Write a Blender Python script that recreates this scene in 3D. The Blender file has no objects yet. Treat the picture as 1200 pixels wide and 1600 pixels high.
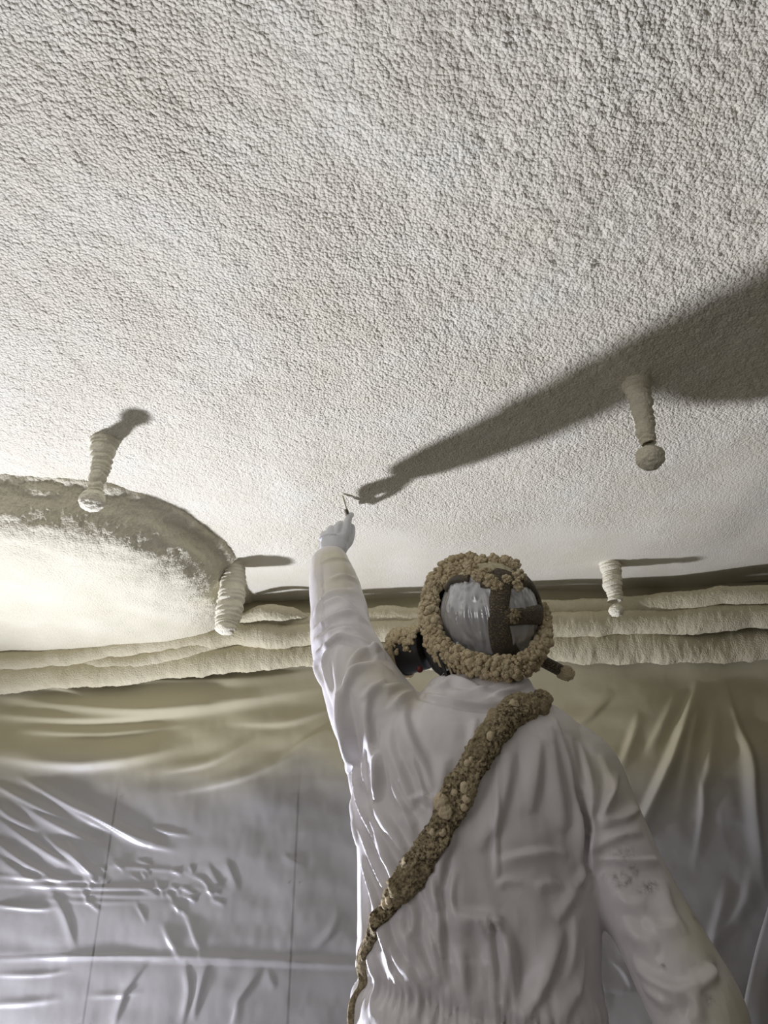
import bpy, bmesh, math, random
import numpy as np
from mathutils import Vector, Matrix
from mathutils.bvhtree import BVHTree

rng = np.random.default_rng(7)
random.seed(7)
C = bpy.context.scene.collection
SC = bpy.context.scene

# ------------------------------------------------------------------ camera, light, exposure
CAM_Z = 1.25
PITCH = math.radians(26.0)
FPX = 1155.0
cd = bpy.data.cameras.new('camera')
cd.sensor_fit = 'VERTICAL'; cd.sensor_height = 36.0; cd.lens = 36.0 * FPX / 1600.0
cd.clip_start = 0.02
cam = bpy.data.objects.new('camera', cd); C.objects.link(cam)
cam.location = (0, 0, CAM_Z); cam.rotation_euler = (math.pi / 2 + PITCH, 0, 0)
SC.camera = cam
SC.view_settings.view_transform = 'Standard'
SC.view_settings.look = 'None'
SC.view_settings.exposure = 0.0
SC.view_settings.gamma = 1.0
SC.view_settings.use_curve_mapping = False

W = bpy.data.worlds.new('world'); SC.world = W; W.use_nodes = True
W.node_tree.nodes['Background'].inputs[0].default_value = (1.0, 0.91, 0.74, 1)
W.node_tree.nodes['Background'].inputs[1].default_value = 0.085


def add_area(name, loc, target, size, power, color, shape='DISK', size_y=None, spread=180):
    l = bpy.data.lights.new(name, 'AREA'); l.shape = shape; l.size = size
    if size_y: l.size_y = size_y
    l.energy = power; l.color = color; l.spread = math.radians(spread)
    o = bpy.data.objects.new(name, l); C.objects.link(o); o.location = loc
    o.rotation_euler = (Vector(target) - Vector(loc)).to_track_quat('-Z', 'Y').to_euler()
    return o


# the work lamp standing left of the man near the wall, throwing its beam up at the ceiling
add_area('work_lamp', (-1.85, 2.66, CAM_Z - 0.95), (0.95, 0.25, CAM_Z + 0.95), 0.20, 67, (0.85, 0.87, 1.0), spread=130)
# soft fill added from the left behind the photographer, its source unseen
add_area('rear_fill_light', (-2.5, -0.9, 1.15), (0.1, 1.5, 1.40), 1.2, 17.0, (1.0, 0.96, 0.98), 'RECTANGLE', 1.7)

# ------------------------------------------------------------------ numeric helpers
_T = rng.random(65536).astype(np.float32)


def _hash(ix, iy, iz, seed):
    h = (ix * 73856093) ^ (iy * 19349663) ^ (iz * 83492791) ^ (seed * 2654435)
    h = (h ^ (h >> 13)) * 1274126177
    h = h ^ (h >> 16)
    return _T[h & 65535]


def vnoise(P, scale, seed=0):
    """trilinear value noise, -1..1; P (n,3)"""
    Q = np.asarray(P, np.float64) * scale
    I = np.floor(Q).astype(np.int64); F = Q - I
    F = F * F * (3 - 2 * F)
    out = 0
    for dx in (0, 1):
        wx = F[:, 0] if dx else 1 - F[:, 0]
        for dy in (0, 1):
            wy = F[:, 1] if dy else 1 - F[:, 1]
            for dz in (0, 1):
                wz = F[:, 2] if dz else 1 - F[:, 2]
                out = out + wx * wy * wz * _hash(I[:, 0] + dx, I[:, 1] + dy, I[:, 2] + dz, seed)
    return out * 2 - 1


def fbm(P, scale, octaves=3, seed=0, gain=0.5):
    a, s, out, tot = 1.0, scale, 0, 0
    for k in range(octaves):
        out = out + a * vnoise(P, s, seed + k * 17); tot += a
        a *= gain; s *= 2.03
    return out / tot


def worley2(x, y, cell, seed=0):
    """distance to the nearest jittered point (in cells) and its random value"""
    X = x / cell; Y = y / cell
    ix = np.floor(X).astype(np.int64); iy = np.floor(Y).astype(np.int64)
    best = np.full(X.shape, 9.0); rv = np.zeros(X.shape)
    for dx in (-1, 0, 1):
        for dy in (-1, 0, 1):
            cx = ix + dx; cy = iy + dy; z = np.zeros_like(cx)
            px = cx + _hash(cx, cy, z, seed + 1); py = cy + _hash(cx, cy, z, seed + 2)
            d = np.hypot(X - px, Y - py); m = d < best
            best = np.where(m, d, best); rv = np.where(m, _hash(cx, cy, z, seed + 3), rv)
    return best, rv


def sstep(a, b, x):
    t = np.clip((x - a) / (b - a), 0, 1)
    return t * t * (3 - 2 * t)


cP, sP = math.cos(PITCH), math.sin(PITCH)


def ray(px, py):
    d = np.array([px - 600.0, FPX * cP - (800.0 - py) * sP, FPX * sP + (800.0 - py) * cP])
    return d / np.linalg.norm(d)


def at(px, py, depth):
    """world point seen at a photograph pixel, at a given distance from the photographer along the room"""
    d = ray(px, py); k = depth / d[1]
    return np.array([d[0] * k, depth, d[2] * k + CAM_Z])


def scale_at(p):
    return FPX / (p[1] * cP + (p[2] - CAM_Z) * sP)


# ------------------------------------------------------------------ mesh helpers
def link_mesh(name, verts, faces, mat, parent=None, smooth=True):
    me = bpy.data.meshes.new(name)
    if isinstance(faces, np.ndarray):
        n = len(faces); k = faces.shape[1]
        me.vertices.add(len(verts)); me.vertices.foreach_set('co', np.asarray(verts, np.float32).ravel())
        me.loops.add(n * k); me.loops.foreach_set('vertex_index', faces.astype(np.int32).ravel())
        me.polygons.add(n)
        me.polygons.foreach_set('loop_start', np.arange(0, n * k, k, dtype=np.int32))
        me.polygons.foreach_set('loop_total', np.full(n, k, np.int32))
        me.update(calc_edges=True)
    else:
        me.from_pydata([tuple(map(float, v)) for v in verts], [], faces)
    if smooth:
        me.polygons.foreach_set('use_smooth', np.ones(len(me.polygons), bool))
    if mat: me.materials.append(mat)
    me.validate()
    o = bpy.data.objects.new(name, me); C.objects.link(o)
    if parent:
        o.parent = parent
        o.matrix_parent_inverse = Matrix.Translation(-parent.location)
    return o


def grid_faces(nu, nv, wrap_u=False):
    """vertex (i,j) at index j*nu+i ; i across, j along"""
    iu = np.arange(nu if wrap_u else nu - 1); jv = np.arange(nv - 1)
    I, J = np.meshgrid(iu, jv)
    I2 = (I + 1) % nu
    return np.stack([J * nu + I, J * nu + I2, (J + 1) * nu + I2, (J + 1) * nu + I], -1).reshape(-1, 4)


def tag(o, label, cat, group=None):
    o['label'] = label; o['category'] = cat
    if group: o['group'] = group
    return o


def thing(name, label, cat, loc, group=None):
    o = bpy.data.objects.new(name, None); C.objects.link(o); o.location = loc
    o.empty_display_size = 0.05
    return tag(o, label, cat, group)


def structure(o):
    o['kind'] = 'structure'; return o


def box_verts(c, h, M=None):
    v = np.array([[x, y, z] for x in (-1, 1) for y in (-1, 1) for z in (-1, 1)], float) * h
    if M is not None: v = v @ np.asarray(M).T
    return v + c


BOXF = [(0, 1, 3, 2), (4, 6, 7, 5), (0, 4, 5, 1), (2, 3, 7, 6), (0, 2, 6, 4), (1, 5, 7, 3)]


def resample(pts, n):
    """Catmull-Rom through rows of pts"""
    pts = np.asarray(pts, float); m = len(pts)
    P = np.vstack([2 * pts[0] - pts[1], pts, 2 * pts[-1] - pts[-2]])
    t = np.linspace(0, m - 1 - 1e-6, n); i = t.astype(int); f = (t - i)[:, None]
    a, b, c, d = P[i], P[i + 1], P[i + 2], P[i + 3]
    return 0.5 * (2 * b + (c - a) * f + (2 * a - 5 * b + 4 * c - d) * f ** 2 + (3 * b - a - 3 * c + d) * f ** 3)


def tube(path, radii, seg=20, ref=(0, 0, 1), flat=1.0):
    """closed tube: path (n,3), radii (n,); returns verts, quads, with capped ends (fans by tiny rings)"""
    path = np.asarray(path, float); radii = np.asarray(radii, float)
    T = np.gradient(path, axis=0); T /= np.linalg.norm(T, axis=1)[:, None]
    ref = np.asarray(ref, float)
    V = []
    for p, t, r in zip(path, T, radii):
        a = np.cross(t, ref)
        if np.linalg.norm(a) < 0.15: a = np.cross(t, (0.0, 1.0, 0.01))
        a /= np.linalg.norm(a); b = np.cross(a, t)
        th = np.linspace(0, 2 * math.pi, seg, endpoint=False)
        V.append(p + r * (np.cos(th)[:, None] * a + flat * np.sin(th)[:, None] * b))
    V = np.vstack(V); F = grid_faces(seg, len(path), True)
    return V, F


def capped(V, F, seg):
    n = len(V)
    faces = [tuple(f) for f in F]
    faces.append(tuple(range(seg - 1, -1, -1))); faces.append(tuple(range(n - seg, n)))
    return V, faces


def rounded_ends(path, radii, k=5):
    """adds shrinking rings at both ends of a tube"""
    path = np.asarray(path, float); radii = np.asarray(radii, float)
    d0 = path[0] - path[1]; d0 /= np.linalg.norm(d0); d1 = path[-1] - path[-2]; d1 /= np.linalg.norm(d1)
    A = [path[0] + d0 * radii[0] * math.sin(a) for a in np.linspace(math.pi / 2 * .97, .15, k)]
    ra = [radii[0] * math.cos(a) for a in np.linspace(math.pi / 2 * .97, .15, k)]
    B = [path[-1] + d1 * radii[-1] * math.sin(a) for a in np.linspace(.15, math.pi / 2 * .97, k)]
    rb = [radii[-1] * math.cos(a) for a in np.linspace(.15, math.pi / 2 * .97, k)]
    return np.vstack([A, path, B]), np.concatenate([ra, radii, rb])


_ico = {}


def ico(sub):
    if sub not in _ico:
        bm = bmesh.new(); bmesh.ops.create_icosphere(bm, subdivisions=sub, radius=1)
        v = np.array([x.co[:] for x in bm.verts]); f = np.array([[x.index for x in p.verts] for p in bm.faces])
        bm.free(); _ico[sub] = (v, f)
    return _ico[sub]


def blobs(centers, radii, sub=2, rough=0.18, squash=0.15):
    """many lumpy balls as one mesh (numpy)"""
    v, f = ico(sub); n = len(centers)
    C_ = np.asarray(centers, float); R_ = np.asarray(radii, float)
    S = 1 + (rng.random((n, 1, 3)) - .5) * 2 * squash
    V = v[None] * S * R_[:, None, None] + C_[:, None]
    V = V.reshape(-1, 3)
    rr = np.repeat(R_, len(v))
    N = np.tile(v, (n, 1))
    V = V + N * (vnoise(V, 260, 3) * rough * rr)[:, None]
    F = (f[None] + (np.arange(n) * len(v))[:, None, None]).reshape(-1, 3)
    return V, F


def join(*vf):
    Vs, Fs, off = [], [], 0
    for V, F in vf:
        Vs.append(np.asarray(V)); Fs.append(np.asarray(F) + off); off += len(V)
    return np.vstack(Vs), np.vstack(Fs)


def mesh_arrays(me):
    n = len(me.vertices); co = np.empty(n * 3, np.float32); me.vertices.foreach_get('co', co)
    no = np.empty(n * 3, np.float32); me.vertices.foreach_get('normal', no)
    return co.reshape(-1, 3).astype(float), no.reshape(-1, 3).astype(float)


def set_attr(o, name, vals):
    a = o.data.attributes.new(name, 'FLOAT', 'POINT'); a.data.foreach_set('value', np.asarray(vals, np.float32))


# ------------------------------------------------------------------ materials
def nt(name):
    m = bpy.data.materials.new(name); m.use_nodes = True
    t = m.node_tree; b = t.nodes['Principled BSDF']
    return m, t, b


def N(t, kind, **kw):
    n = t.nodes.new(kind)
    for k, v in kw.items(): setattr(n, k, v)
    return n


def noise_node(t, vec, scale, detail=3, rough=.55):
    n = N(t, 'ShaderNodeTexNoise'); n.inputs['Scale'].default_value = scale
    n.inputs['Detail'].default_value = detail; n.inputs['Roughness'].default_value = rough
    t.links.new(vec, n.inputs['Vector']); return n


def mix_col(t, fac, a, b):
    n = N(t, 'ShaderNodeMix', data_type='RGBA')
    for s, v in ((n.inputs['Factor'], fac), (n.inputs['A'], a), (n.inputs['B'], b)):
        if isinstance(v, (tuple, float, int)):
            s.default_value = (*v, 1) if isinstance(v, tuple) else v
        else: t.links.new(v, s)
    return n.outputs['Result']


def ramp(t, fac, p0, p1, c0=(0, 0, 0), c1=(1, 1, 1)):
    r = N(t, 'ShaderNodeValToRGB'); e = r.color_ramp.elements
    e[0].position = p0; e[1].position = p1; e[0].color = (*c0, 1); e[1].color = (*c1, 1)
    t.links.new(fac, r.inputs['Fac']); return r.outputs['Color']


def coords(t):
    return N(t, 'ShaderNodeTexCoord').outputs['Object']


def bump(t, b, h, strength, dist, prev=None):
    n = N(t, 'ShaderNodeBump'); n.inputs['Strength'].default_value = strength; n.inputs['Distance'].default_value = dist
    t.links.new(h, n.inputs['Height'])
    if prev is not None: t.links.new(prev, n.inputs['Normal'])
    t.links.new(n.outputs['Normal'], b.inputs['Normal']); return n.outputs['Normal']


def foam_mat(name, c0, c1, grain=170, gdist=.0016, fine=520, gstr=1.0, rough=.8, spec=.25, amp_attr=None):
    m, t, b = nt(name); v = coords(t)
    n1 = noise_node(t, v, 5, 4); col = mix_col(t, ramp(t, n1.outputs['Fac'], .35, .68), c0, c1)
    t.links.new(col, b.inputs['Base Color'])
    b.inputs['Roughness'].default_value = rough; b.inputs['Specular IOR Level'].default_value = spec
    vo = N(t, 'ShaderNodeTexVoronoi', feature='SMOOTH_F1'); vo.inputs['Scale'].default_value = grain
    vo.inputs['Smoothness'].default_value = .25
    # break up the cells
    nd = noise_node(t, v, grain * .6, 2)
    mv = N(t, 'ShaderNodeVectorMath', operation='MULTIPLY_ADD'); mv.inputs[1].default_value = (.0022,) * 3
    t.links.new(nd.outputs['Color'], mv.inputs[0]); t.links.new(v, mv.inputs[2]); t.links.new(mv.outputs[0], vo.inputs['Vector'])
    inv = N(t, 'ShaderNodeMath', operation='SUBTRACT'); inv.inputs[0].default_value = 1
    sq = N(t, 'ShaderNodeMath', operation='POWER'); sq.inputs[1].default_value = 1.7
    t.links.new(vo.outputs['Distance'], sq.inputs[0]); t.links.new(sq.outputs[0], inv.inputs[1])
    h = inv.outputs[0]
    if amp_attr:
        a = N(t, 'ShaderNodeAttribute', attribute_name=amp_attr)
        mu = N(t, 'ShaderNodeMath', operation='MULTIPLY'); t.links.new(h, mu.inputs[0]); t.links.new(a.outputs['Fac'], mu.inputs[1])
        h = mu.outputs[0]
    p = bump(t, b, h, gstr, gdist)
    nf = noise_node(t, v, fine, 3)
    bump(t, b, nf.outputs['Fac'], gstr * .6, gdist * .6, p)
    return m


M_CEIL = foam_mat('ceiling_foam', (.725, .68, .55), (.775, .745, .635), grain=190, gdist=.0058, fine=430, gstr=1.0, rough=.6, spec=.4, amp_attr='grain')
M_BEAM = foam_mat('beam_foam', (.61, .575, .44), (.67, .635, .50), grain=190, gdist=.0022, fine=480, gstr=.8)
M_CRUST = foam_mat('crust_foam', (.50, .455, .31), (.58, .535, .39), grain=210, gdist=.0018, fine=600, gstr=.7)
M_ROD = foam_mat('rod_foam', (.72, .68, .54), (.78, .75, .62), grain=260, gdist=.0018, fine=700, gstr=.8)
M_TAN = foam_mat('tan_foam', (.53, .435, .275), (.74, .64, .45), grain=420, gdist=.0020, fine=900, gstr=1.0, rough=.9, spec=.1)
M_TAN_PALE = foam_mat('pale_tan_foam', (.50, .42, .28), (.62, .53, .37), grain=480, gdist=.0010, fine=900, gstr=.8, rough=.9, spec=.1)


def strap_mat():
    m, t, b = nt('crusted_strap'); v = coords(t)
    n1 = noise_node(t, v, 170, 3, .65); n2 = noise_node(t, v, 14, 2)
    c = mix_col(t, ramp(t, n1.outputs['Fac'], .40, .60), (.085, .065, .038), (.55, .46, .30))
    c = mix_col(t, ramp(t, n2.outputs['Fac'], .45, .7), c, (.46, .38, .24))
    t.links.new(c, b.inputs['Base Color']); b.inputs['Roughness'].default_value = .9
    b.inputs['Specular IOR Level'].default_value = .15
    n3 = noise_node(t, v, 330, 3, .7); p = bump(t, b, n3.outputs['Fac'], 1, .005)
    return m


M_STRAP = strap_mat()


def harness_mat():
    m, t, b = nt('dark_rubber_harness'); v = coords(t)
    n1 = noise_node(t, v, 420, 2, .7); n2 = noise_node(t, v, 22, 2)
    spk = ramp(t, n1.outputs['Fac'], .47, .60)
    big = ramp(t, n2.outputs['Fac'], .30, .60)
    mu = N(t, 'ShaderNodeMath', operation='MULTIPLY'); t.links.new(spk, mu.inputs[0]); t.links.new(big, mu.inputs[1])
    c = mix_col(t, mu.outputs[0], (.075, .064, .05), (.36, .29, .17))
    t.links.new(c, b.inputs['Base Color']); b.inputs['Roughness'].default_value = .7
    bump(t, b, mu.outputs[0], 1, .003)
    return m


M_HARN = harness_mat()


def simple_mat(name, col, rough=.5, spec=.5, metal=0, nscale=None, ndist=.001):
    m, t, b = nt(name); b.inputs['Base Color'].default_value = (*col, 1); b.inputs['Roughness'].default_value = rough
    b.inputs['Specular IOR Level'].default_value = spec; b.inputs['Metallic'].default_value = metal
    v = coords(t); n = noise_node(t, v, nscale or 60, 3)
    c = mix_col(t, n.outputs['Fac'], tuple(x * .85 for x in col), tuple(min(1, x * 1.12) for x in col))
    t.links.new(c, b.inputs['Base Color'])
    if nscale: bump(t, b, n.outputs['Fac'], .5, ndist)
    return m


M_RUBBER = simple_mat('black_rubber', (.022, .021, .020), .6, .4)
M_RED = simple_mat('red_plastic', (.13, .014, .012), .5)
M_LENS = simple_mat('smoked_lens', (.03, .03, .035), .1)
M_STEEL = simple_mat('dull_steel', (.16, .14, .11), .4, metal=.6)
M_PIN = simple_mat('pale_pin', (.62, .58, .46), .5)
M_BOOT = simple_mat('black_boot', (.03, .03, .03), .6, nscale=80)
M_CONC = simple_mat('concrete', (.30, .29, .27), .9, .2, nscale=30, ndist=.002)
M_SCREW = simple_mat('dark_screw', (.05, .05, .05), .5, metal=.5)
M_PANEL = simple_mat('grey_wall_panel', (.46, .455, .45), .6, .3)
M_GAP = simple_mat('dark_gap', (.05, .05, .05), .8)


def glove_mat():
    m, t, b = nt('pale_grey_glove'); b.inputs['Base Color'].default_value = (.60, .61, .64, 1)
    b.inputs['Roughness'].default_value = .38; v = coords(t)
    n = noise_node(t, v, 55, 3); c = mix_col(t, n.outputs['Fac'], (.56, .57, .59), (.66, .67, .71)); t.links.new(c, b.inputs['Base Color'])
    bump(t, b, n.outputs['Fac'], .3, .003); return m


M_GLOVE = glove_mat()


def cover_mat():
    """white coverall: faint weave, yellowish overspray and dark smudges stored as attributes"""
    m, t, b = nt('white_coverall_fabric'); v = coords(t)
    n = noise_node(t, v, 7, 3)
    base = mix_col(t, n.outputs['Fac'], (.66, .635, .655), (.72, .695, .715))
    a = N(t, 'ShaderNodeAttribute', attribute_name='overspray')
    n2 = noise_node(t, v, 34, 4, .6)
    f = N(t, 'ShaderNodeMath', operation='MULTIPLY'); t.links.new(a.outputs['Fac'], f.inputs[0])
    t.links.new(ramp(t, n2.outputs['Fac'], .15, .75, (.55,) * 3), f.inputs[1])
    c = mix_col(t, f.outputs[0], base, (.60, .565, .40))
    a2 = N(t, 'ShaderNodeAttribute', attribute_name='smudge'); n3 = noise_node(t, v, 110, 4, .75)
    f2 = N(t, 'ShaderNodeMath', operation='MULTIPLY'); t.links.new(a2.outputs['Fac'], f2.inputs[0])
    t.links.new(ramp(t, n3.outputs['Fac'], .36, .62), f2.inputs[1])
    c = mix_col(t, f2.outputs[0], c, (.14, .12, .12))
    t.links.new(c, b.inputs['Base Color'])
    b.inputs['Roughness'].default_value = .37; b.inputs['Specular IOR Level'].default_value = .45
    n4 = noise_node(t, v, 22, 3, .5); p = bump(t, b, n4.outputs['Fac'], .35, .008)
    n5 = noise_node(t, v, 900, 2); bump(t, b, n5.outputs['Fac'], .12, .0005, p)
    return m


M_COVER = cover_mat()


def hood_mat():
    m, t, b = nt('silver_grey_plastic_hood'); v = coords(t)
    a = N(t, 'ShaderNodeAttribute', attribute_name='overspray')
    c = mix_col(t, a.outputs['Fac'], (.46, .465, .485), (.52, .48, .33)); t.links.new(c, b.inputs['Base Color'])
    r = N(t, 'ShaderNodeMapRange'); b.inputs['Specular IOR Level'].default_value = .9; b.inputs['Metallic'].default_value = .25; r.inputs[3].default_value = .22; r.inputs[4].default_value = .75
    t.links.new(a.outputs['Fac'], r.inputs[0]); t.links.new(r.outputs[0], b.inputs['Roughness'])
    n = noise_node(t, v, 40, 2); bump(t, b, n.outputs['Fac'], .25, .004)
    return m


M_HOOD = hood_mat()


def film_mat():
    """thin masking film: see-through low down, matt and foam-coloured where overspray has settled"""
    m, t, b = nt('masking_film'); v = coords(t)
    a = N(t, 'ShaderNodeAttribute', attribute_name='overspray')
    c = mix_col(t, a.outputs['Fac'], (.37, .355, .35), (.42, .385, .255)); t.links.new(c, b.inputs['Base Color'])
    r = N(t, 'ShaderNodeMapRange'); r.inputs[3].default_value = .36; r.inputs[4].default_value = .75
    t.links.new(a.outputs['Fac'], r.inputs[0]); t.links.new(r.outputs[0], b.inputs['Roughness'])
    b.inputs['Specular IOR Level'].default_value = .5
    n = noise_node(t, v, 12, 3, .5); p = bump(t, b, n.outputs['Fac'], .16, .010)
    n2 = noise_node(t, v, 260, 3); bump(t, b, n2.outputs['Fac'], .15, .0008, p)
    tr = N(t, 'ShaderNodeBsdfTransparent'); mx = N(t, 'ShaderNodeMixShader')
    f = N(t, 'ShaderNodeMapRange'); f.inputs[3].default_value = .60; f.inputs[4].default_value = 1.0
    t.links.new(a.outputs['Fac'], f.inputs[0]); t.links.new(f.outputs[0], mx.inputs[0])
    t.links.new(tr.outputs[0], mx.inputs[1]); t.links.new(b.outputs[0], mx.inputs[2])
    t.links.new(mx.outputs[0], t.nodes['Material Output'].inputs['Surface'])
    return m


M_FILM = film_mat()

# ------------------------------------------------------------------ setting: ceiling, walls, floor
CEIL = CAM_Z + 0.95
WALL_A = math.radians(-7.0)
WALL_O = np.array([0.0, 2.70, 0.0])
WX = np.array([math.cos(WALL_A), math.sin(WALL_A), 0.0])      # along the wall, to the right
WN = np.array([math.sin(WALL_A), -math.cos(WALL_A), 0.0])     # out of the wall, into the room


def wall_uv(px, py):
    d = ray(px, py); k = (WALL_O @ WN) / (d @ WN); p = d * k
    return (p - WALL_O) @ WX, p[2] + CAM_Z


def wall_pt(u, z, off):
    u = np.asarray(u, float); z = np.asarray(z, float); off = np.asarray(off, float)
    P = WALL_O[None] + u[:, None] * WX[None] + off[:, None] * WN[None]
    P[:, 2] = z
    return P


def build_ceiling():
    xs = np.concatenate([np.linspace(-3.0, -1.72, 20)[:-1], np.arange(-1.72, 1.72, .0038), np.linspace(1.72, 3.0, 20)])
    ys = np.concatenate([np.linspace(-1.6, .34, 28)[:-1], np.arange(.34, 2.74, .0037), np.linspace(2.74, 3.05, 12)])
    X, Y = np.meshgrid(xs, ys); x = X.ravel(); y = Y.ravel()
    P = np.stack([x, y, np.zeros_like(x)], 1)
    wx = x + .004 * vnoise(P, 70, 5) + .002 * vnoise(P, 170, 9); wy = y + .004 * vnoise(P, 70, 6) + .002 * vnoise(P, 170, 10)
    d1, r1 = worley2(wx, wy, .0082, 3)
    d2, r2 = worley2(wx * .9 + wy * .2, wy * 1.1, .0125, 21)
    dome1 = np.clip(1 - d1 ** 2 * 1.7, -.15, 1) * (.55 + .6 * r1)
    dome2 = np.clip(1 - d2 ** 2 * 1.7, -.15, 1) * (.3 + .9 * r2)
    patch = fbm(P, 3.2, 3, 40)
    # how coarse the spray is: coarse over the photographer and to the right, fine and smooth near the wall
    near = 1 - sstep(.6, 2.15, y + .25 * patch)
    right = sstep(-.06, .12, x + .03 * vnoise(P, 6, 44) - .02)
    coarse = near * (.30 + .70 * right)
    smooth = sstep(1.95, 2.35, y + .35 * patch + .10 * x)
    smooth = np.maximum(smooth, sstep(.45, 1.0, x) * sstep(1.3, 1.7, y + .2 * patch) * .75)
    smooth = np.maximum(smooth, sstep(-.25, -.9, x) * sstep(1.45, 1.9, y + .2 * patch) * .7)
    amp = (1 - .85 * smooth)
    h = amp * (dome1 * .0019 + dome2 * .0030 * coarse)
    h += amp * .0009 * fbm(P, 160, 2, 60)
    h += amp * .0030 * fbm(P, 26, 3, 66) * (.5 + .6 * near)
    # slow waves left by the spraying passes
    h += .013 * fbm(P * np.array([1, .8, 1]), 2.1, 2, 71) + .004 * vnoise(P * np.array([1, .5, 1]), 7, 75)
    z = CEIL - h
    o = link_mesh('ceiling', np.stack([x, y, z], 1), grid_faces(len(xs), len(ys)), M_CEIL)
    set_attr(o, 'grain', np.clip(amp * (.55 + .5 * patch * .6), .10, 1))
    return structure(o)


build_ceiling()

# floor
fv = [(-3, -2.6, 0), (3, -2.6, 0), (3, 3.4, 0), (-3, 3.4, 0), (-3, -2.6, -.1), (3, -2.6, -.1), (3, 3.4, -.1), (-3, 3.4, -.1)]
structure(link_mesh('floor', fv, [(0, 1, 2, 3), (7, 6, 5, 4), (0, 4, 5, 1), (1, 5, 6, 2), (2, 6, 7, 3), (3, 7, 4, 0)], M_CONC, smooth=False))

# wall behind the film: dark backing and grey panels with open joints
RW = np.stack([WX, -WN, [0, 0, 1]], 1)
wb = structure(link_mesh('wall_back', box_verts(WALL_O + WX * 0 + -WN * .16 + np.array([0, 0, CEIL / 2 + .04]), (2.9, .05, CEIL / 2 + .02), RW), BOXF, M_GAP, smooth=False))
joints = [-2.86, wall_uv(122, 1470)[0] + .02, wall_uv(438, 1450)[0] + .02, wall_uv(438, 1450)[0] + .92, 1.5, 2.86]
panel_edges = []
for a, b in zip(joints[:-1], joints[1:]):
    for z0, z1 in ((.02, CEIL - .02),):
        c = WALL_O + WX * (a + b) / 2 - WN * .095 + np.array([0, 0, (z0 + z1) / 2])
        po = link_mesh('wall_panel', box_verts(c, ((b - a) / 2 - .0042, .014, (z1 - z0) / 2), RW), BOXF, M_PANEL, wb, smooth=False)
        for zz in (.35, .8, 1.22, 1.5):
            for e in (a + .018, b - .018):
                cc = WALL_O + WX * e - WN * .081 + np.array([0, 0, zz])
                th = np.linspace(0, 2 * math.pi, 8, endpoint=False)
                ring = np.array([cc + .0045 * (math.cos(q) * WX + math.sin(q) * np.array([0, 0, 1])) for q in th])
                V = np.vstack([ring, ring * 1.0 + WN * .003])
                F = [tuple(range(8, 16))] + [(k, (k + 1) % 8, 8 + (k + 1) % 8, 8 + k) for k in range(8)]
                link_mesh('screw', V, F, M_SCREW, po, smooth=False)


# ------------------------------------------------------------------ masking film
def ridge_field(u, z, lines):
    """sum of fold profiles; each line: list of (u,z), amp, width, skew"""
    h = np.zeros_like(u)
    for pts, amp, w, skew in lines:
        pts = resample(pts, max(8, len(pts) * 5)); L = len(pts) - 1
        reach = w * 6
        m = (u > pts[:, 0].min() - reach) & (u < pts[:, 0].max() + reach) & (z > pts[:, 1].min() - reach) & (z < pts[:, 1].max() + reach)
        if not m.any(): continue
        uu = u[m]; zz = z[m]; bd = np.full(uu.shape, 1e9); bs = np.zeros_like(uu); bt = np.zeros_like(uu)
        for k in range(L):
            a = pts[k]; d = pts[k + 1] - a; l2 = d @ d + 1e-12
            t = np.clip(((uu - a[0]) * d[0] + (zz - a[1]) * d[1]) / l2, 0, 1)
            ex = uu - a[0] - t * d[0]; ez = zz - a[1] - t * d[1]; dd = ex * ex + ez * ez
            s = np.sign(d[0] * ez - d[1] * ex); q = dd < bd
            bd = np.where(q, dd, bd); bs = np.where(q, s, bs); bt = np.where(q, (k + t) / L, bt)
        s = np.sqrt(bd) * bs
        ww = np.where(s * skew > 0, w * (1 + 1.6 * abs(skew)), w)
        taper = np.clip(np.sin(math.pi * np.clip(bt, 0, 1)), 0, 1) ** 1.1
        h[m] += amp * taper * (np.exp(-(s / ww) ** 2) - .16 * np.exp(-(s / (2.4 * ww)) ** 2))
    return h


def pxline(*p):
    return [wall_uv(a, b) for a, b in p]


LIP_PX = [(-500, 1045), (-200, 1030), (0, 1018), (150, 1005), (345, 985), (400, 975), (480, 985), (600, 985), (750, 985), (900, 985), (1000, 985), (1100, 985), (1250, 985), (1500, 985), (1750, 985)]
LIP = np.array([wall_uv(a, b) for a, b in LIP_PX])


def lip_z(u): return np.interp(u, LIP[:, 0], LIP[:, 1])


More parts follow.
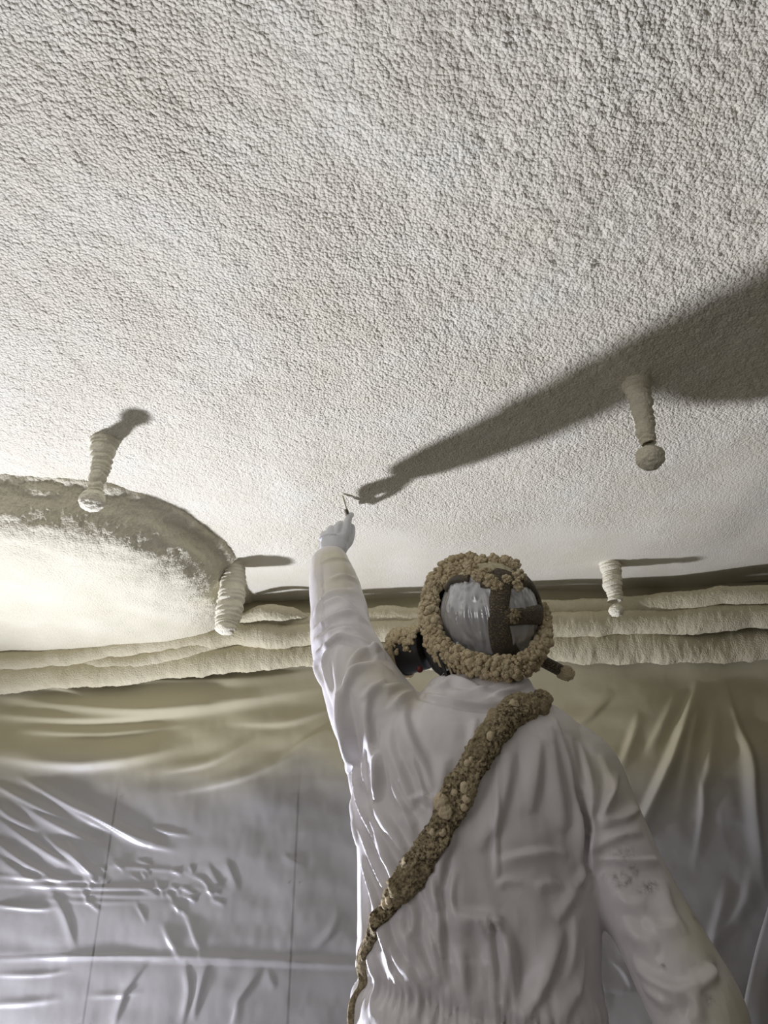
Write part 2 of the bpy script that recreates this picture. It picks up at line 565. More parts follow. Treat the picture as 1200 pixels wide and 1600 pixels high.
def build_film():
    us = np.concatenate([np.linspace(-2.7, -1.62, 30)[:-1], np.arange(-1.62, 1.75, .0050), np.linspace(1.75, 2.7, 30)])
    ts = np.concatenate([np.linspace(0, .36, 20)[:-1], np.linspace(.36, 1, 270)])
    U, T = np.meshgrid(us, ts); u = U.ravel(); t = T.ravel()
    top = np.full_like(u, CEIL + .004); lz = lip_z(u) + .03
    z = .01 + t * (top - .01)
    P = np.stack([u, z, np.zeros_like(u)], 1)
    L = []
    A = lambda amp, w, skew, *p: L.append((pxline(*p), amp, w, skew))
    # swags on the left below the crust
    A(.030, .022, 1, (-60, 1075), (100, 1100), (260, 1108), (400, 1090), (520, 1070))
    A(.020, .014, 1, (-60, 1110), (90, 1122), (230, 1118), (330, 1098))
    A(.030, .024, 1, (-60, 1170), (80, 1190), (190, 1186), (300, 1160))
    A(.014, .012, -1, (120, 1040), (240, 1062), (380, 1060), (500, 1050))
    A(.016, .012, 1, (-40, 1060), (60, 1066), (150, 1090))
    A(.010, .010, 1, (20, 1140), (160, 1146), (300, 1130))
    A(.010, .010, 1, (250, 1205), (330, 1190), (400, 1150)); A(.009, .010, 1, (260, 1240), (380, 1215), (480, 1170))
    A(.012, .012, 1, (350, 1128), (450, 1128), (530, 1100)); A(.010, .012, -1, (430, 1190), (490, 1150), (540, 1130))
    # fan of glossy diagonal creases
    for k, (x0, y0, x1, y1) in enumerate([(-30, 1215, 120, 1290), (0, 1240, 170, 1330), (20, 1210, 200, 1300), (-20, 1270, 130, 1365), (-30, 1300, 120, 1390),
                                          (60, 1235, 230, 1325), (110, 1250, 260, 1322), (-20, 1330, 90, 1390), (150, 1275, 280, 1330), (60, 1300, 170, 1380), (95, 1310, 150, 1375), (-30, 1240, 60, 1300)]):
        mx, my = (x0 + x1) / 2 + random.uniform(-8, 8), (y0 + y1) / 2 + random.uniform(0, 12)
        A(.010 + .006 * random.random(), .008 + .004 * random.random(), random.choice((1, -1)) * .6, (x0, y0), (mx, my), (x1, y1))
    for k in range(26):
        x0 = random.uniform(110, 330); y0 = random.uniform(1330, 1410) + (x0 - 110) * .05
        l = random.uniform(14, 40); a = random.uniform(.2, 1.1)
        A(.004 + .003 * random.random(), .0045, random.choice((1, -1)) * .5, (x0, y0), (x0 + l * .5 * math.cos(a) + 2, y0 + l * .5 * math.sin(a)), (x0 + l * math.cos(a), y0 + l * math.sin(a)))
    A(.008, .006, .5, (225, 1290), (260, 1300), (300, 1306)); A(.007, .005, .5, (290, 1365), (318, 1378), (335, 1410))
    for yy, x0, x1, am in ((1368, -30, 170, .008), (1382, -30, 330, .007), (1394, 60, 300, .004), (1404, 40, 240, .003), (1352, 150, 320, .004), (1412, -30, 80, .005)):
        A(am, .0048, .6, (x0, yy), ((x0 + x1) / 2, yy + 6), (x1, yy + random.uniform(4, 14)))
    # taut horizontal crease and its neighbours
    A(.012, .0075, .7, (-60, 1490), (200, 1494), (400, 1500), (560, 1510), (760, 1520)); A(.008, .005, -.7, (-60, 1500), (150, 1494), (280, 1496))
    A(.006, .004, .7, (200, 1502), (400, 1507), (560, 1516)); A(.006, .005, .6, (-40, 1525), (60, 1524), (110, 1516)); A(.008, .007, .6, (-40, 1572), (40, 1568), (100, 1560))
    A(.006, .006, .5, (130, 1558), (180, 1556), (225, 1550)); A(.006, .006, .5, (-30, 1415), (50, 1420), (90, 1418))
    # loose uprights low down
    for pts, am in (([(70, 1385), (100, 1430), (118, 1490)], .010), ([(285, 1420), (300, 1455), (318, 1500)], .008), ([(250, 1440), (268, 1475), (285, 1500)], .009),
                    ([(288, 1500), (296, 1550), (280, 1610)], .010), ([(325, 1500), (312, 1550), (300, 1600)], .009), ([(410, 1510), (385, 1545), (360, 1580)], .008),
                    ([(230, 1500), (195, 1550), (175, 1610)], .010), ([(350, 1340), (362, 1365), (372, 1395)], .007), ([(320, 1345), (335, 1370), (350, 1390)], .006),
                    ([(375, 1560), (368, 1585), (360, 1610)], .006), ([(535, 1420), (515, 1460), (480, 1490)], .007), ([(440, 1335), (460, 1345), (480, 1350)], .005), ([(415, 1510), (425, 1535), (432, 1545)], .004)):
        L.append((pxline(*pts), am, .009, random.choice((-.7, .7))))
    # right-hand side: two long hanging folds and softer streaks
    A(.030, .013, .8, (1092, 1062), (1072, 1120), (1046, 1190), (1000, 1290), (960, 1370)); A(.022, .012, -.7, (1132, 1058), (1150, 1120), (1176, 1180), (1182, 1260), (1190, 1330), (1194, 1400))
    A(.012, .012, .6, (1095, 1100), (1080, 1160), (1060, 1280)); A(.010, .014, .6, (1120, 1100), (1110, 1180), (1090, 1290)); A(.009, .012, -.6, (960, 1080), (920, 1120), (880, 1140))
    A(.010, .012, .6, (1000, 1110), (985, 1160), (965, 1210)); A(.010, .014, .5, (1140, 1370), (1120, 1450), (1100, 1530)); A(.008, .014, .5, (1180, 1340), (1160, 1420), (1110, 1480))
    A(.009, .012, .6, (1060, 1080), (1030, 1140), (1010, 1180)); A(.010, .010, .7, (925, 1420), (932, 1470), (940, 1540), (945, 1600)); A(.008, .006, .7, (935, 1545), (965, 1548), (1000, 1550))
    A(.007, .007, .5, (950, 1500), (975, 1520), (990, 1550)); A(.008, .010, .5, (1090, 1190), (1100, 1260), (1085, 1360))
    h = ridge_field(u, z, L)
    h += .022 * fbm(P * np.array([1, 1.3, 1]), 2.2, 2, 5) + .007 * fbm(P * np.array([.8, 1.8, 1]), 6, 2, 8)
    fine = sstep(CAM_Z + .45, CAM_Z + .2, z)
    h += .0011 * fbm(P * np.array([1.0, .6, 1]), 22, 2, 18) * (.4 + fine)
    # billows out under the foam along the top edge
    h += .055 * sstep(.28, 0, lz - z) ** 1.5 * sstep(.10, .02, z - lz)
    off = -.010 + h
    off = np.maximum(off, -.072)
    o = link_mesh('plastic_sheet', wall_pt(u, z, off), grid_faces(len(us), len(ts)), M_FILM)
    P2 = P * np.array([1, 1.6, 1])
    zz = z - CAM_Z + .07 * fbm(P2, 3.5, 3, 31) + .05 * vnoise(P2, 2.0, 37) + .05 * np.clip(u - .3, 0, .8)
    set_attr(o, 'overspray', sstep(.13, .44, zz))
    return tag(o, 'wrinkled grey plastic sheet hung over the whole wall behind the man', 'plastic sheet')


build_film()

# second sheet edge at the right: an overlapping darker flap
fl = []
edge = [(1204, 1380), (1186, 1435), (1170, 1500), (1156, 1560), (1140, 1640), (1120, 1740)]
ed = resample([(*wall_uv(a, b), 0) for a, b in edge], 40)
rows = []
for k, (eu, ez, _) in enumerate(ed):
    us_ = np.linspace(eu, eu + .75, 60)
    PP = np.stack([us_, np.full(60, ez), np.zeros(60)], 1)
    off = .035 + .006 * np.sin((us_ - eu) * 40) + .010 * fbm(PP, 7, 2, 91)
    off[0] += .004; off[1] += .002
    rows.append(wall_pt(us_, np.full(60, ez) + .02 * (us_ - eu), off))
o = link_mesh('plastic_flap', np.vstack(rows), grid_faces(60, 40), M_FILM)
set_attr(o, 'overspray', np.zeros(60 * 40))
md = o.modifiers.new('thickness', 'SOLIDIFY'); md.thickness = .0015
tag(o, 'darker loose plastic flap lapped over the sheet at the lower right edge', 'plastic flap')


# ------------------------------------------------------------------ foam rolls sprayed along the top of the wall
def foam_roll(name, pts, mat, seed, lump=.010, n=900, seg=22, flat=1.0):
    """pts: (u, z_rel, out, radius)"""
    Q = resample(pts, n)
    th = np.linspace(-.60 * math.pi, .60 * math.pi, seg)
    TH, I = np.meshgrid(th, np.arange(n)); I = I.ravel(); TH = TH.ravel()
    u = Q[I, 0]; r = Q[I, 3]
    PP = np.stack([u, TH * .04, np.zeros_like(u)], 1)
    r = r * (1 + .18 * fbm(PP, 7, 2, seed) + .04 * fbm(PP, 38, 2, seed + 3)) + lump * .22 * fbm(PP, 120, 2, seed + 5)
    zc = Q[I, 1] + .008 * vnoise(np.stack([u, u * 0, u * 0 + seed], 1), 6, seed) + .004 * vnoise(np.stack([u, u * 0, u * 0 + seed], 1), 22, seed)
    z = CAM_Z + zc + r * np.sin(TH) * flat
    off = Q[I, 2] + r * np.cos(TH) * .75
    return structure(link_mesh(name, wall_pt(u, z, off), grid_faces(seg, n), mat))


def L2(p, out, rad):
    u, z = wall_uv(*p); return (u, z - CAM_Z, out, rad)


# upper ledge tucked against the ceiling
foam_roll('trim_1', [L2((-450, 1005), .00, .05), L2((0, 1012), .01, .045), (-1.0, .72, .04, .04), (-.62, .78, .06, .038), (-.44, .842, .07, .032), (-.2, .846, .085, .030), (.1, .850, .085, .030), (.5, .852, .085, .030), (.9, .850, .09, .032), (1.3, .855, .15, .034), (2.3, .86, .17, .04)], M_CRUST, 11)
# main lit roll
foam_roll('trim_2', [L2((-450, 1045), .03, .05), L2((0, 1036), .04, .045), L2((180, 1020), .05, .045), L2((340, 1003), .07, .045), (-.40, .79, .085, .046), (-.1, .795, .08, .042), (.2, .80, .08, .042), (.6, .795, .085, .044), (.95, .79, .09, .046), (1.3, .79, .11, .05), (2.3, .79, .11, .05)], M_CRUST, 23)
# lower roll merging into the sheet
foam_roll('trim_3', [L2((-450, 1075), .02, .05), L2((0, 1062), .03, .045), L2((200, 1048), .03, .042), L2((420, 1024), .045, .042), (-.1, .735, .032, .048), (.2, .735, .032, .048), (.6, .735, .034, .052), (.95, .73, .036, .055), (1.3, .715, .034, .05), (2.3, .70, .03, .05)], M_CRUST, 37, flat=1.35)
# short stepped shelf beside the left rod
foam_roll('trim_4', [(-.56, .85, .10, .010), (-.47, .865, .13, .026), (-.40, .872, .14, .030), (-.33, .866, .125, .024), (-.27, .855, .10, .008)], M_CRUST, 51, n=200)


# ------------------------------------------------------------------ foam-covered beam, upper left
def build_beam():
    out = resample([(-2.6, 1.74), (-1.6, 1.75), (-1.15, 1.755), (-.98, 1.765), (-.85, 1.785), (-.745, 1.84), (-.665, 1.94), (-.612, 2.08), (-.575, 2.22), (-.56, 2.38), (-.57, 2.72), (-.575, 2.95)], 620)
    T = np.gradient(out, axis=0); T /= np.linalg.norm(T, axis=1)[:, None]
    Nn = np.stack([-T[:, 1], T[:, 0]], 1)                        # inward
    # (inset, drop)
    prof = np.array([(-.075, -.03), (-.050, .004), (-.028, .018), (-.012, .040), (-.002, .070), (.010, .098), (.024, .122), (.046, .141), (.076, .156), (.11, .166), (.17, .174), (.26, .178), (.40, .178), (.60, .178), (.9, .178)])
    prof = resample(prof, 90)
    n, k = len(out), len(prof)
    center = np.array([-2.3, 2.9])
    V = []
    for ins, dz in prof:
        f = np.clip(ins / .9, 0, 1)
        p = out + Nn * min(ins, .16)
        p = p + (np.array([-2.2, 3.0]) - p) * f ** 1.2 * .9
        V.append(np.column_stack([p, np.full(n, CEIL - dz)]))
    V = np.array(V).transpose(1, 0, 2).reshape(-1, 3)
    F = grid_faces(k, n)
    o = link_mesh('foam_covered_beam', V, F, M_BEAM)
    co, no = mesh_arrays(o.data)
    if no[len(no) // 2, 2] > 0 and False: pass
    side = 1 - sstep(.10, .17, CEIL - co[:, 2])
    up = np.where(no[:, 2] > 0, -1, 1)[:, None]
    disp = .007 * fbm(co, 9, 2, 3) + .0036 * fbm(co, 42, 3, 5) * (.4 + side) + .0024 * fbm(co, 150, 2, 9) * (.5 + side)
    ledge = .012 * np.clip(vnoise(co * np.array([1, 1, 3]), 12, 15), 0, 1) * side
    co = co + no * up * (disp + ledge)[:, None]
    o.data.vertices.foreach_set('co', co.astype(np.float32).ravel()); o.data.update()
    return tag(o, 'deep foam-coated beam boxed down from the ceiling at the upper left corner of the wall', 'beam')


build_beam()


# ------------------------------------------------------------------ foam-covered rods hanging from the ceiling
def lathe_lump(prof, axis0, axis1, seg, seed, ring_amp, ring_n, lump):
    """prof: (t, r) along axis0->axis1; ripples make the sprayed collars"""
    Q = resample(prof, 150); a0 = np.asarray(axis0, float); a1 = np.asarray(axis1, float)
    th = np.linspace(0, 2 * math.pi, seg, endpoint=False)
    TH, I = np.meshgrid(th, np.arange(len(Q))); TH = TH.ravel(); I = I.ravel()
    t = Q[I, 0]; r = np.maximum(Q[I, 1], .0004)
    PP = np.stack([np.cos(TH) * .02, np.sin(TH) * .02, t * .2], 1)
    wob = t * ring_n + .45 * vnoise(PP, 40, seed) + .8 * vnoise(np.stack([t, t * 0, t * 0], 1), 9, seed + 2)
    ring = np.abs((wob % 1.0) - .5) * 2
    body = np.clip(r / .012, 0, 1)
    r = r + body * (ring_amp * (.5 - ring ** 2) + lump * fbm(PP, 90, 3, seed + 4))
    L = a1 - a0
    V = a0[None] + t[:, None] * L[None] + np.stack([r * np.cos(TH), r * np.sin(TH), np.zeros_like(r)], 1)
    V[:, :2] += .003 * np.stack([vnoise(np.stack([t, t * 0, t * 0 + 5], 1), 6, seed + 7), vnoise(np.stack([t, t * 0, t * 0 + 9], 1), 6, seed + 8)], 1)
    return V, grid_faces(seg, len(Q), True)


def ceil_pt(px, py, dz=.0):
    d = ray(px, py); k = .95 / d[2]; p = d * k; return np.array([p[0], p[1], CEIL + dz])


def tip_under(base, px, py):
    """point below the base (same distance into the room) on the sight line"""
    return at(px, py, base[1])


rod_specs = [
    ('foam_covered_rod', (165, 688), (147, 772), .176, [(0, .075), (.05, .044), (.13, .032), (.3, .027), (.55, .0215), (.85, .0175), (1, .0165)], .0300, (144, 782), 'thick ringed foam rod with a bright-tipped ball, hanging beside the beam at upper left', 3),
    ('foam_covered_rod', (995, 598), (1012, 695), .15, [(0, .060), (.06, .034), (.16, .026), (.35, .0225), (.6, .019), (.85, .0165), (1, .0135)], .0295, (1016, 715), 'ringed foam rod ending in a plump ball, hanging within the arm shadow', 13),
    ('foam_covered_rod', (953, 880), (961, 940), .15, [(0, .070), (.08, .036), (.22, .034), (.4, .029), (.6, .031), (.8, .025), (1, .022)], .0245, (963, 954), 'short pale foam rod with a small blunt tip, right of the hood', 29),
]
for nm, b, e, _, prof, rb, ballpx, lab, sd in rod_specs:
    B = ceil_pt(*b, .012); T = tip_under(B, *e)
    t = thing(nm, lab, 'rod', tuple(B), 'foam-covered rods under the ceiling')
    V, F = lathe_lump(prof, B, T, 48, sd, .0048, 11, .0034)
    link_mesh('shaft', V, F, M_ROD, t)
    bc = tip_under(B, *ballpx)
    v, f = ico(5); P = bc + v * np.array([1, 1, .86]) * rb
    P = P + v * (.0022 * fbm(P, 90, 3, sd) + .0018 * vnoise(P * np.array([1, 1, 3]), 110, sd + 1))[:, None]
    link_mesh('ball_tip', P, f, M_ROD, t)
B = ceil_pt(369, 884, .02); T = tip_under(B, 352, 992)
V, F = lathe_lump([(0, .044), (.05, .030), (.12, .033), (.25, .040), (.45, .044), (.65, .043), (.85, .038), (.95, .030), (.985, .018), (1, .001)], B, T, 56, 43, .0048, 16, .0055)
tag(link_mesh('foam_covered_rod', V, F, M_ROD), 'stout foam stub without a ball at the right end of the beam', 'rod', 'foam-covered rods under the ceiling')

# ------------------------------------------------------------------ the man
PD = 1.50                                                        # his distance from the photographer
person = thing('person', 'person in white hooded coverall seen from behind, left arm reaching up to the ceiling', 'person', (.165, PD, 0))


def ellipse_loft(levels, seg=40):
    """levels: (z_rel, x, y, half_width, half_depth)"""
    Q = resample(levels, 90); th = np.linspace(0, 2 * math.pi, seg, endpoint=False)
    V = []
    for z, x, y, a, b in Q:
        c, s = np.cos(th), np.sin(th)
        e = 2.4
        V.append(np.column_stack([x + a * np.sign(c) * np.abs(c) ** (2 / e), y + b * np.sign(s) * np.abs(s) ** (2 / e), np.full(seg, CAM_Z + z)]))
    return np.vstack(V), grid_faces(seg, 90, True), seg


def arm(points, n=40):
    """(pixel x, pixel y, depth, radius)"""
    Q = resample([(*at(x, y, d), r) for x, y, d, r in points], n)
    p, r = rounded_ends(Q[:, :3], Q[:, 3]); V, F = tube(p, r, 28, ref=(0, 1, 0.2)); return V, F, 28


LARM = [(640, 1185, 1.50, .100), (612, 1150, 1.50, .098), (582, 1105, 1.515, .089), (556, 1050, 1.575, .080), (536, 1000, 1.645, .0745), (529, 950, 1.725, .071), (521, 912, 1.775, .064), (516, 884, 1.81, .052)]
RARM = [(862, 1205, 1.50, .105), (890, 1222, 1.49, .102), (930, 1290, 1.47, .088), (974, 1370, 1.45, .077), (1015, 1440, 1.43, .071), (1056, 1515, 1.41, .074), (1092, 1590, 1.40, .075), (1110, 1680, 1.43, .070), (1120, 1780, 1.50, .060), (1115, 1870, 1.58, .050)]
body_parts = []
body_parts.append(ellipse_loft([(-.46, .17, PD, .185, .135), (-.34, .165, PD, .208, .150), (-.23, .160, PD, .216, .148), (-.165, .162, PD, .210, .140), (-.10, .166, PD, .213, .148), (.0, .167, PD, .217, .155), (.10, .166, PD, .220, .160),
                                (.18, .170, PD, .224, .158), (.235, .176, PD, .212, .145), (.275, .182, PD + .005, .180, .125), (.305, .188, PD + .01, .138, .105), (.330, .192, PD + .012, .113, .090), (.352, .196, PD + .02, .104, .080)]))
body_parts.append(arm(LARM)); body_parts.append(arm(RARM))
for sx, kx in ((.075, 0), (.262, 1)):
    leg = resample([(sx + .01, PD, CAM_Z - .40, .125), (sx, PD, .70, .118), (sx - .01 + .02 * kx, PD - .02, .45, .098), (sx - .015 + .03 * kx, PD, .25, .085), (sx - .02 + .04 * kx, PD, .10, .078)], 30)
    p, r = rounded_ends(leg[:, :3], leg[:, 3]); V, F = tube(p, r, 28, ref=(0, 1, 0)); body_parts.append((V, F, 28))
Vs, Fs, off = [], [], 0
for V, F, seg in body_parts:
    V, faces = capped(V, F, seg); Vs.append(V); Fs += [tuple(int(i) + off for i in f) for f in faces]; off += len(V)
tmp = link_mesh('coverall_cage', np.vstack(Vs), Fs, None)
bm = bmesh.new(); bm.from_mesh(tmp.data); bmesh.ops.recalc_face_normals(bm, faces=bm.faces); bm.to_mesh(tmp.data); bm.free()
rm = tmp.modifiers.new('r', 'REMESH'); rm.mode = 'VOXEL'; rm.voxel_size = .0044; rm.adaptivity = 0
sm = tmp.modifiers.new('s', 'SMOOTH'); sm.factor = .5; sm.iterations = 12
dg = bpy.context.evaluated_depsgraph_get()
me = bpy.data.meshes.new_from_object(tmp.evaluated_get(dg), depsgraph=dg)
bpy.data.objects.remove(tmp)
co, no = mesh_arrays(me)
polys = [tuple(p.vertices) for p in me.polygons]
bvh = BVHTree.FromPolygons([tuple(v) for v in co], polys)
ORI = Vector((0, 0, CAM_Z))


def on_body(px, py, tree=None):
    h = (tree or bvh).ray_cast(ORI, Vector(ray(px, py)))
    if h[0] is None: return None, None
    return np.array(h[0]), np.array(h[1])


def fold(H, co, no, pix, amp, w, skew=0.0):
    pts, nrm = [], []
    rs = resample([(*p, 0) for p in pix], max(10, 6 * len(pix)))
    for x, y, _ in rs:
        p, q = on_body(x, y)
        if p is not None: pts.append(p); nrm.append(q)
    if len(pts) < 3: return
    pts = np.array(pts); nrm = np.array(nrm)
    # drop jumps between arm and torso
    keep = [0]
    for i in range(1, len(pts)):
        if np.linalg.norm(pts[i] - pts[keep[-1]]) < .09: keep.append(i)
    pts, nrm = pts[keep], nrm[keep]
    if len(pts) < 3: return
    R = w * 6
    m = np.all((co > pts.min(0) - R) & (co < pts.max(0) + R), 1)
    if not m.any(): return
    Q = co[m]; bd = np.full(len(Q), 1e9); bs = np.zeros(len(Q)); bt = np.zeros(len(Q)); L = len(pts) - 1
    for k in range(L):
        a = pts[k]; d = pts[k + 1] - a; l2 = d @ d + 1e-12
        t = np.clip((Q - a) @ d / l2, 0, 1); e = Q - a - t[:, None] * d; dd = (e * e).sum(1)
        s = np.sign(e @ np.cross(d, nrm[k])); q = dd < bd
        bd = np.where(q, dd, bd); bs = np.where(q, s, bs); bt = np.where(q, (k + t) / L, bt)
    s = np.sqrt(bd) * bs; ww = np.where(s * skew > 0, w * (1 + 1.8 * abs(skew)), w)
    tp = np.clip(np.sin(math.pi * bt), 0, 1) ** .6
    H[m] += amp * tp * (np.exp(-(s / ww) ** 2) - .4 * np.exp(-(s / (2.3 * ww)) ** 2))


H = np.zeros(len(co))
FOLDS = [
    # long drag lines from the raised arm to the waist
    ([(506, 1060), (534, 1140), (552, 1230), (568, 1330), (592, 1420)], .011, .010, -.7),
    ([(524, 1020), (530, 1080), (548, 1160), (560, 1260), (584, 1350), (620, 1410)], .012, .010, .8),
    ([(552, 1050), (536, 1100), (556, 1190), (566, 1250), (600, 1330), (640, 1420)], .012, .010, .8),
    ([(576, 1080), (574, 1130), (590, 1200), (588, 1240)], .012, .009, .7),
    ([(596, 1140), (590, 1190), (586, 1240), (584, 1252)], .010, .007, -.6),
    ([(612, 1120), (610, 1170), (630, 1220), (648, 1265)], .010, .012, .7),
    ([(640, 1090), (632, 1120), (644, 1160), (664, 1200), (672, 1240)], .012, .012, .8),
    ([(640, 1250), (662, 1243), (684, 1262)], .008, .006, .5),
    ([(575, 1250), (600, 1285), (622, 1320), (640, 1345)], .012, .010, .7),
    ([(566, 1330), (580, 1380), (596, 1440), (620, 1490)], .009, .008, .7),
    ([(586, 1300), (610, 1360), (632, 1420)], .009, .008, -.6),
    ([(562, 1280), (566, 1360), (570, 1440), (566, 1500)], .008, .009, .6),
    ([(624, 1270), (640, 1290), (650, 1310)], .007, .008, .5),
    # seat of the waist, below the strap
    ([(620, 1440), (640, 1470), (660, 1500), (672, 1530)], .011, .009, .8),
    ([(600, 1430), (610, 1480), (640, 1520), (655, 1545)], .008, .008, .6),
    ([(640, 1400), (645, 1440), (640, 1465)], .008, .007, -.6),
    ([(680, 1390), (686, 1430), (688, 1480), (695, 1540)], .011, .009, .8),
    ([(700, 1420), (725, 1432), (760, 1434), (785, 1440)], .014, .012, .8),
    ([(745, 1432), (752, 1450), (760, 1470)], .007, .005, .6), ([(755, 1430), (763, 1447), (772, 1462)], .007, .005, .6), ([(768, 1436), (778, 1446), (782, 1470)], .007, .006, -.6),
    ([(760, 1440), (770, 1500), (778, 1560)], .009, .009, .6), ([(785, 1440), (790, 1500), (784, 1580)], .009, .010, -.6),
    ([(700, 1310), (690, 1350), (684, 1400)], .012, .009, .8), ([(672, 1360), (680, 1400), (690, 1420)], .010, .008, .6),
    ([(708, 1300), (704, 1320), (694, 1340)], .008, .005, .5),
    # thin sharp creases on the lit flank
    ([(572, 1150), (568, 1200), (572, 1240)], .006, .0045, .5), ([(604, 1190), (614, 1230), (634, 1268), (650, 1290)], .007, .0055, .6),
    ([(556, 1180), (566, 1250), (582, 1310), (606, 1350)], .008, .006, .6), ([(566, 1290), (582, 1340), (606, 1400)], .007, .0055, -.6),
    ([(612, 1290), (634, 1330), (652, 1352)], .006, .005, .6), ([(640, 1180), (655, 1215), (668, 1262)], .007, .006, .6),
    ([(590, 1430), (604, 1480), (612, 1530)], .006, .005, .6), ([(572, 1470), (580, 1530), (582, 1590)], .006, .005, -.6), ([(606, 1500), (622, 1545), (628, 1595)], .005, .005, .6),
    ([(664, 1440), (676, 1480), (684, 1520)], .007, .0055, .6), ([(712, 1360), (706, 1400), (712, 1430)], .006, .006, .5), ([(655, 1390), (668, 1425), (672, 1450)], .006, .005, .6),
    # middle of the back
    ([(778, 1345), (800, 1338), (850, 1330), (890, 1334)], .009, .007, .8), ([(776, 1385), (790, 1375), (815, 1378)], .006, .006, .5), ([(835, 1385), (858, 1378), (885, 1388)], .006, .008, .5),
    ([(777, 1190), (776, 1260), (776, 1340), (778, 1380)], .006, .005, .3),
    ([(800, 1170), (790, 1230), (770, 1290), (742, 1330)], .010, .014, .6), ([(842, 1150), (838, 1210), (830, 1270)], .011, .014, .6), ([(858, 1130), (868, 1200), (880, 1270), (882, 1300)], .012, .014, .7),
    ([(880, 1450), (862, 1500), (838, 1560), (815, 1600)], .012, .010, .8), ([(900, 1420), (895, 1480), (880, 1540)], .009, .012, -.6), ([(916, 1480), (905, 1540), (880, 1590)], .008, .010, .6),
    ([(905, 1380), (890, 1410), (868, 1440)], .009, .010, .5), ([(790, 1460), (800, 1500), (806, 1560)], .007, .010, .5), ([(720, 1480), (725, 1530), (728, 1580)], .007, .010, .5),
    ([(700, 1180), (690, 1220), (688, 1260)], .008, .014, .5), ([(745, 1120), (740, 1150), (735, 1175)], .005, .006, .5), ([(760, 1180), (752, 1220), (730, 1270)], .007, .012, .5),
    # right shoulder and armhole
    ([(866, 1120), (885, 1180), (896, 1240), (905, 1300), (912, 1345)], .010, .009, .7), ([(905, 1160), (922, 1215), (928, 1250), (922, 1280)], .013, .008, .8), ([(935, 1180), (952, 1225), (946, 1260), (936, 1282)], .012, .008, -.7),
    ([(965, 1210), (956, 1240), (940, 1275)], .009, .007, .7), ([(1000, 1262), (985, 1275), (955, 1284), (938, 1290)], .011, .007, .8), ([(890, 1150), (900, 1200), (910, 1240)], .009, .010, .6),
    ([(1005, 1300), (975, 1305), (945, 1318), (925, 1335)], .009, .008, .7), ([(918, 1300), (922, 1330), (922, 1360)], .010, .008, -.7),
    ([(928, 1340), (960, 1340), (1000, 1344), (1030, 1342)], .009, .006, .7), ([(920, 1350), (912, 1372), (900, 1385)], .008, .007, .6), ([(910, 1250), (918, 1290), (918, 1330)], -.012, .008, .3),
    ([(900, 1230), (912, 1290), (919, 1345), (914, 1392)], -.013, .007, .2),
    # right sleeve
    ([(970, 1440), (1000, 1462), (1030, 1480)], .010, .012, .7), ([(985, 1500), (1020, 1530), (1060, 1545), (1092, 1535)], .013, .010, .8), ([(1000, 1540), (1030, 1560), (1050, 1575)], .010, .010, .6),
    ([(1110, 1505), (1115, 1525), (1085, 1545)], .010, .009, .6), ([(1080, 1550), (1088, 1575), (1080, 1600)], .009, .009, -.6), ([(965, 1395), (985, 1410), (1010, 1412)], .006, .010, .5),
    ([(1005, 1440), (1030, 1450), (1060, 1448)], .007, .012, .5), ([(1040, 1375), (1050, 1420), (1075, 1460)], .006, .012, .5),
    # raised sleeve
    ([(488, 985), (510, 968), (545, 958), (574, 972)], .009, .008, .8), ([(486, 1012), (510, 990), (550, 985), (580, 1004)], .013, .009, .8), ([(490, 1030), (516, 1003), (540, 996), (575, 1012), (590, 1030)], .014, .008, -.8),
    ([(490, 1005), (500, 990), (520, 975)], .009, .006, .6), ([(540, 1055), (560, 1022), (590, 1018), (604, 1032)], .014, .009, .8), ([(532, 1090), (550, 1050), (580, 1038), (615, 1050)], .012, .009, .7),
    ([(512, 1005), (508, 1040), (520, 1085)], .010, .007, .7), ([(500, 1010), (494, 1040), (506, 1080)], .009, .007, -.6), ([(488, 960), (500, 940), (520, 925), (560, 920)], .007, .010, .7),
    ([(500, 945), (530, 935), (556, 950)], .006, .008, .6), ([(515, 905), (535, 898), (560, 905)], .005, .008, .5), ([(500, 880), (520, 872), (545, 876)], .005, .005, .6), ([(502, 868), (502, 900), (504, 940), (503, 980)], .004, .003, .2),
    ([(600, 1075), (620, 1070), (648, 1078)], .009, .008, .7), ([(565, 1095), (580, 1075), (604, 1062)], .009, .009, .6), ([(608, 1110), (626, 1086), (650, 1082)], .010, .008, .7),
    # collar
    ([(664, 1085), (700, 1095), (750, 1098), (800, 1078)], .010, .009, .8), ([(690, 1050), (720, 1062), (760, 1080)], .008, .008, .6), ([(700, 1075), (740, 1080), (800, 1062)], .006, .007, .6), ([(660, 1078), (690, 1072), (700, 1056)], .007, .007, .5),
    ([(745, 1085), (790, 1085), (826, 1065)], .008, .008, -.6), ([(642, 1082), (690, 1100), (760, 1108), (800, 1095)], -.008, .006, .3),
]
for pix, amp, w, sk in FOLDS:
    fold(H, co, no, pix, amp * 1.6, w * .78, sk)
# gathered elastic round the waist
zr = co[:, 2] - CAM_Z
tors = (np.abs(co[:, 0] - .165) < .235) & (np.abs(zr + .17) < .2) & (co[:, 1] < PD + .2)
ang = np.arctan2(co[:, 1] - PD, co[:, 0] - .165)
line = -.205 - .035 * np.sin(ang + 1.2) * 0 - .20 * (co[:, 0] - .165)
band = np.exp(-((zr - line) / .016) ** 2); gath = np.exp(-((zr - line) / .055) ** 2)
AP = np.stack([ang, zr * 2, ang * 0], 1)
armmask = co[:, 0] - .165 < .225
H += tors * armmask * (-.012 * band + .0055 * gath * vnoise(AP, 17, 81) + .0035 * band * np.sin(ang * 95 + 3 * vnoise(AP, 5, 82)))
